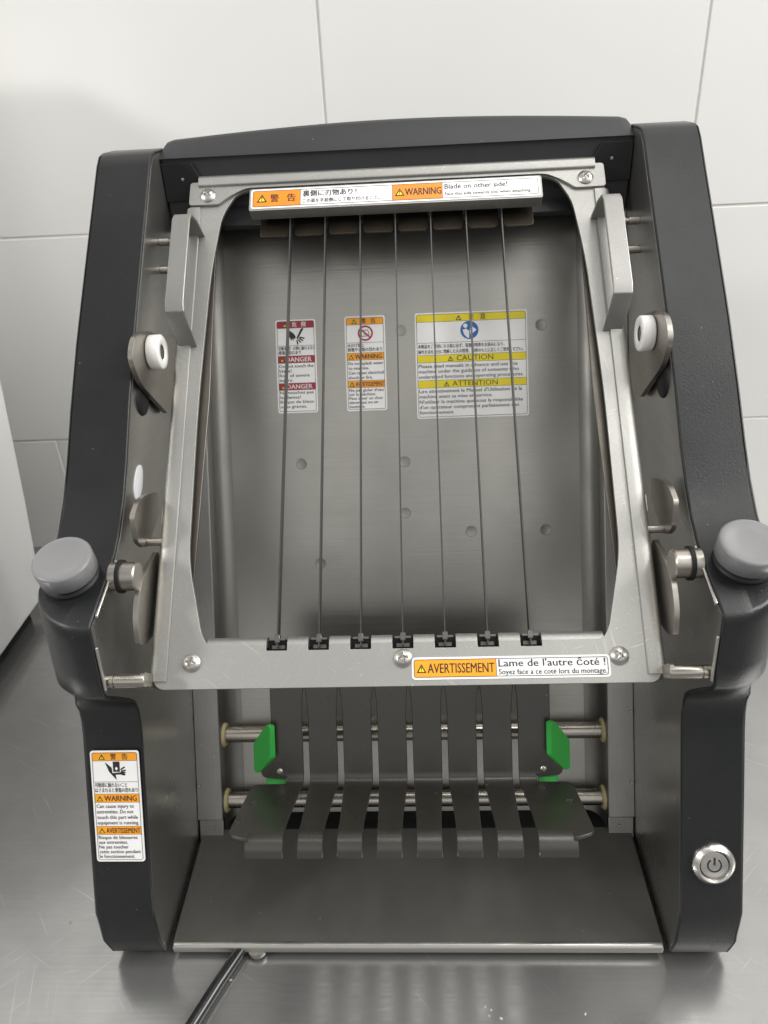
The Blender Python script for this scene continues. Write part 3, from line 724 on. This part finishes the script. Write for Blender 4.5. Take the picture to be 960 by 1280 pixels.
for s in (-1, 1):
    plate('corner_bracket', Fr((0, .2612, 0), XD, ZD, -YD), [[(s * .1245, .3520), (s * .1085, .3520), (s * .0985, .3330), (s * .1245, .3330)]], 0, .0010, M['black'], sl, .0003)
    lathe_o('rivet', Fr((s * .1140, .2600, .3440), XD, ZD, -YD), [(0, .0006), (.0008, .0004), (.0009, 0)], M['steel'], sl, 16)
    lathe_o('foot', Fr((s * .14, .06, 0), XD, YD, ZD), [(0, 0), (.009, 0), (.010, .001), (.010, .008), (0, .008)], M['black'], sl, 24)
    lathe_o('foot', Fr((s * .14, .28, 0), XD, YD, ZD), [(0, 0), (.009, 0), (.010, .001), (.010, .008), (0, .008)], M['black'], sl, 24)
lathe_o('tray_stud', Fr((-.0800, .0440, .0015), XD, YD, ZD), [(0, 0), (.0042, 0), (.0048, .0006), (.0048, .0022), (0, .0024)], M['steel'], sl, 28)
boxo('under_body', TF, -.1245, .1245, .050, .300, .0030, .0055, M['black'], sl)

# ================================================================== BLADE FRAME (lifts off the slicer)
bf_ = thing('blade_frame', tuple(FR(0, .13, 0)), 'pale steel blade frame with seven thin blades leaning on the slicer front', 'blade frame')
def op_loop():
    base = [(.0790, .2602, .004), (.0850, .2575, .006), (.0915, .2445, .006), (.0955, .2100, .02), (.0975, .1350, .02), (.0968, .0570, .010), (.0890, .0240, .006), (.0860, .0185, .004)]
    right = [(x, t, r) for x, t, r in base]; left = [(-x, t, r) for x, t, r in reversed(base)]
    lower = []
    for k in range(7):
        c = (k - 3) * .0184
        for x, t in ((c - .0046, .0185), (c - .0046, .0160), (c + .0046, .0160), (c + .0046, .0185)): lower.append((x, t, 0))
    lower = list(reversed(lower))
    return rpoly(right + lower + left, 5)
OP = op_loop()
FRO = rrect(-.1088, .1088, 0, .2650, (.005, .005, .003, .003), 6)
plate('face_plate', FR, [FRO, OP], -.0018, 0, M['frame'], bf_, .0004)
# rolled lower edge of the opening, cut by the seven blade slots
bm = bmesh.new()
edges = [-.0862] + sum([[(k - 3) * .0184 - .0046, (k - 3) * .0184 + .0046] for k in range(7)], []) + [.0862]
for i in range(0, len(edges), 2):
    xa, xb = edges[i], edges[i + 1]; A = []; B = []
    for j in range(9):
        t = math.radians(100) * j / 8; tt, hh = .0178 + .0048 * math.sin(t), -.0046 + .0048 * math.cos(t) - .0003
        A.append(bm.verts.new(FR(xa, tt, hh))); B.append(bm.verts.new(FR(xb, tt, hh)))
    a0, b0 = bm.verts.new(FR(xa, .0178, -.0060)), bm.verts.new(FR(xb, .0178, -.0060))
    for j in range(8): bm.faces.new((A[j], A[j + 1], B[j + 1], B[j]))
    bm.faces.new(A + [a0]); bm.faces.new(B + [b0]); bm.faces.new((A[-1], a0, b0, B[-1]))
finish(bm, 'rolled_edge', M['frame'], bf_, 40)
boxo('slot_back', FR, -.0800, .0800, .0110, .0215, -.0090, -.0058, M['black'], bf_)
for k in range(7):
    c = (k - 3) * .0184
    # blade: a thin upright strip with a small tongue hooked in its slot
    b = boxo('blade', FR, c - .0003, c + .0003, .0175, .2480, -.0065, -.0010, M['wire'], bf_)
    bm = bmesh.new(); box(bm, FR, c - .0038, c + .0038, .0206, .0216, -.0030, -.0012); box(bm, FR, c - .0032, c + .0032, .0172, .0190, -.0058, -.0045)
    box(bm, FR, c - .0012, c + .0012, .0195, .0232, -.0035, -.0008)
    finish(bm, 'blade_hook', M['dark_metal'], bf_, 35, .0003, 1)
for k in range(8):
    c = (k - 3.5) * .0184; w = .0080 if 0 < k < 7 else .0078
    plate('blade_tab', FR, [rrect(c - w, c + w, .2350, .2540, (.002, .002, 0, 0), 4)], -.0072, -.0062, M['tab_steel'], bf_, .0003)
# dark cross bar behind the upper end
boxo('cross_bar', FR, -.0940, .0940, .2470, .2650, -.0150, -.0115, M['cover'], bf_, .0006)
for s in (-1, 1):
    cl = [(s * .0945, .0250), (s * .0985, .0250), (s * .0995, .2500), (s * .0940, .2500), (s * .0952, .2280), (s * .0932, .1400)]
    plate('clamp_strip', FR, [[(s * .0955, .0380), (s * .0995, .0380), (s * .0995, .2400), (s * .0950, .2290), (s * .0934, .1400)]], -.0062, -.0048, M['strip'], bf_, .0003)
    # side channel, folded down
    bm = bmesh.new(); A = []; B = []; C_ = []
    sec = [(.1030, .0002), (.1033, .0011), (.1060, .0012), (.1085, .0010), (.1102, .0001), (.1112, -.0018), (.1115, -.0040), (.1115, -.0150), (.1100, -.0150)]
    for t in (.0035, .2500):
        (A if t < .1 else B).extend(bm.verts.new(FR(s * x, t, h)) for x, h in sec)
    for i in range(len(sec) - 1): bm.faces.new((A[i], A[i + 1], B[i + 1], B[i]))
    bm.faces.new(A); bm.faces.new(B)
    finish(bm, 'side_channel', M['frame'], bf_, 50)
    boxo('catch_notch', FR, min(s * .1100, s * .1120), max(s * .1100, s * .1120), .0760, .0840, -.0090, -.0030, M['aged'], bf_)
    plate('hanger_ear', Fr(FR(s * .1088, 0, 0), FR.v, FR.w, XD * s), [rrect(.0010, .0066, -.0120, .0122, (.001, .001, .0022, .0022), 4)], 0, .0018, M['aged'], bf_, .0003)
    # carrying handle: bent strap
    xc0, xc1 = .1020, .1112
    prof_h = [(.2335, 0), (.2345, .0110), (.2330, .0172), (.2290, .0190), (.1810, .0190), (.1765, .0178), (.1725, .0120), (.1668, 0)]
    bm = bmesh.new(); T = []; Bo = []
    for i, (t, h) in enumerate(prof_h):
        pa = Vector(prof_h[max(i - 1, 0)]); pb_ = Vector(prof_h[min(i + 1, len(prof_h) - 1)]); d = (pb_ - pa).normalized(); nn = Vector((d.y, -d.x))
        if nn.dot(Vector((.2, .005)) - Vector((t, h))) < 0: nn = -nn
        sh = -.0022 * (1 - h / .019) 
        T.append([bm.verts.new(FR(s * (x + sh), t, h)) for x in (xc0, xc1)]); q = Vector((t, h)) + nn * .0015
        Bo.append([bm.verts.new(FR(s * (x + sh), q.x, max(q.y, 0))) for x in (xc0, xc1)])
    for i in range(len(T) - 1):
        bm.faces.new((T[i][0], T[i][1], T[i + 1][1], T[i + 1][0])); bm.faces.new((Bo[i][0], Bo[i][1], Bo[i + 1][1], Bo[i + 1][0]))
        bm.faces.new((T[i][0], T[i + 1][0], Bo[i + 1][0], Bo[i][0])); bm.faces.new((T[i][1], T[i + 1][1], Bo[i + 1][1], Bo[i][1]))
    for k in (0, -1): bm.faces.new((T[k][0], T[k][1], Bo[k][1], Bo[k][0]))
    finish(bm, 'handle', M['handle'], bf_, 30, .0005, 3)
# top clamping plate with the bead
tp = [(-.1092, .2510, .002), (-.0935, .2510, .001), (-.0875, .2560, .004), (-.0790, .2605, .003), (.0790, .2605, .003), (.0875, .2560, .004), (.0935, .2510, .001), (.1092, .2510, .002), (.1092, .2655, .002), (-.1092, .2655, .002)]
plate('clamp_plate', FR, [rpoly(tp, 5)], .0002, .0016, M['frame'], bf_, .0004)
bm = bmesh.new(); prism(bm, Fr(FR.o, FR.v, FR.w, XD), [rpoly([(.2620, .0014, 0), (.2624, .0030, .001), (.2672, .0036, .002), (.2695, .0018, .002), (.2690, -.004, .001), (.2656, -.004, 0), (.2656, .0014, 0)])], -.1045, .1045)
finish(bm, 'top_bead', M['frame'], bf_, 40, .0004, 2)
plate('label_bar', FR, [rrect(-.0757, .0757, .2420, .2556, (.001,) * 4, 4)], -.0010, .0060, M['frame'], bf_, .0008, 35, 3)
for s, t, x in ((-1, .0112, .0925), (1, .0112, .0920), (0, .0117, .0)): put_screw(FR, s * x, t, 0, bf_, .25 + s * .5)
for s in (-1, 1): put_screw(FR, s * .0992, .2566, .0016, bf_, .7 * s)

lb = Label(Fr(FR(-.0748, .2549, .0060), XD, FR.v, FR.w), bf_, 149.6, 11.9, label='long orange and white blade warning label along the top bar', r=1.5)
lb.band(1, 1, 26, 10.9, 'lab_orange', (.8, 0, 0, .8)); lb.tri(3.0, 8.2, 5.0); lb.txt('警', 10.2, 7.8, 3.6, 4.4, 'ink', .02); lb.txt('告', 19.0, 7.8, 3.6, 4.4, 'ink', .02)
lb.txt('裏側に刃物あり！', 27.2, 5.4, 2.9, 28, 'ink', .016); lb.txt('この面を手前側にして取り付けること。', 27.2, 9.4, 1.9, 40, 'ink', .01)
lb.band(73.8, 1, 99.6, 10.9, 'lab_orange'); lb.tri(75.0, 8.2, 4.6); lb.txt('WARNING', 80.4, 8.0, 4.2, 18.6, 'ink', .014)
lb.txt('Blade on other side!', 100.8, 5.2, 3.0, 32, 'ink', .004); lb.txt('Face this side towards you when attaching.', 100.8, 9.2, 1.9, 44, 'ink', .008)
lb.line(26, 1, 26, 10.9, .2); lb.line(73.8, 1, 73.8, 10.9, .2); lb.line(99.6, 1, 99.6, 10.9, .2)
lb.border(1, 1, 148.6, 10.9, 1.0, .24); lb.done()
lb = Label(Fr(FR(.0037, .0119, .0), XD, FR.v, FR.w), bf_, 84.0, 9.4, label='orange and white warning label in French on the lower rail', r=1.5)
lb.band(.9, .9, 36, 8.5, 'lab_amber', (.8, 0, 0, .8)); lb.tri(2.0, 6.6, 3.8); lb.txt('AVERTISSEMENT', 6.8, 6.7, 4.0, 28.4, 'ink', .008)
lb.txt("Lame de l'autre ĉoté !", 37, 4.4, 3.0, 45, 'ink', .010); lb.txt('Soyez face a ce coté lors du montage.', 37, 7.7, 2.2, 45.4, 'ink', .006)
lb.line(36, .9, 36, 8.5, .2); lb.border(.9, .9, 83.1, 8.5, 1.0, .24); lb.done()

# ================================================================== power cable on the table
bm = bmesh.new(); P0 = [(-.060, .12, .0037), (-.0700, .080, .0037), (-.0850, .050, .0037), (-.0965, .026, .0037), (-.1065, .003, .0037), (-.118, -.025, .0037), (-.135, -.07, .0037), (-.15, -.12, .0037), (-.16, -.22, .0037)]
tube(bm, P0, .0031, 16)
tag(finish(bm, 'power_cable', M['cable'], None, 60), 'glossy black cable running out on the steel table from under the slicer', 'cable')

# ------------------------------------------------------------------ food crumbs on the worktop
bm = bmesh.new()
for x, y in [(.0335, .0180), (.0362, .0165), (.0350, .0140), (.0405, .0128), (-.0930, .0335), (-.0915, .0300), (-.0960, .0265), (.1600, .0500), (-.1850, .0600), (.0800, .0150)]:
    q = rnd.uniform(.0003, .0006); m4 = Matrix.Translation((x, y, q * .5)) @ Matrix.Rotation(rnd.uniform(0, 3), 4, 'Z') @ Matrix.Diagonal((1.6, 1, .8, 1))
    bmesh.ops.create_icosphere(bm, subdivisions=1, radius=q, matrix=m4)
for v in bm.verts: v.co += Vector((rnd.uniform(-1, 1), rnd.uniform(-1, 1), rnd.uniform(-.2, .2))) * .00018
tag(finish(bm, 'crumbs', mat('dry_crumb', (.55, .50, .40), .7), None, 0), 'tiny pale crumbs scattered on the steel worktop', 'crumbs', kind='stuff')
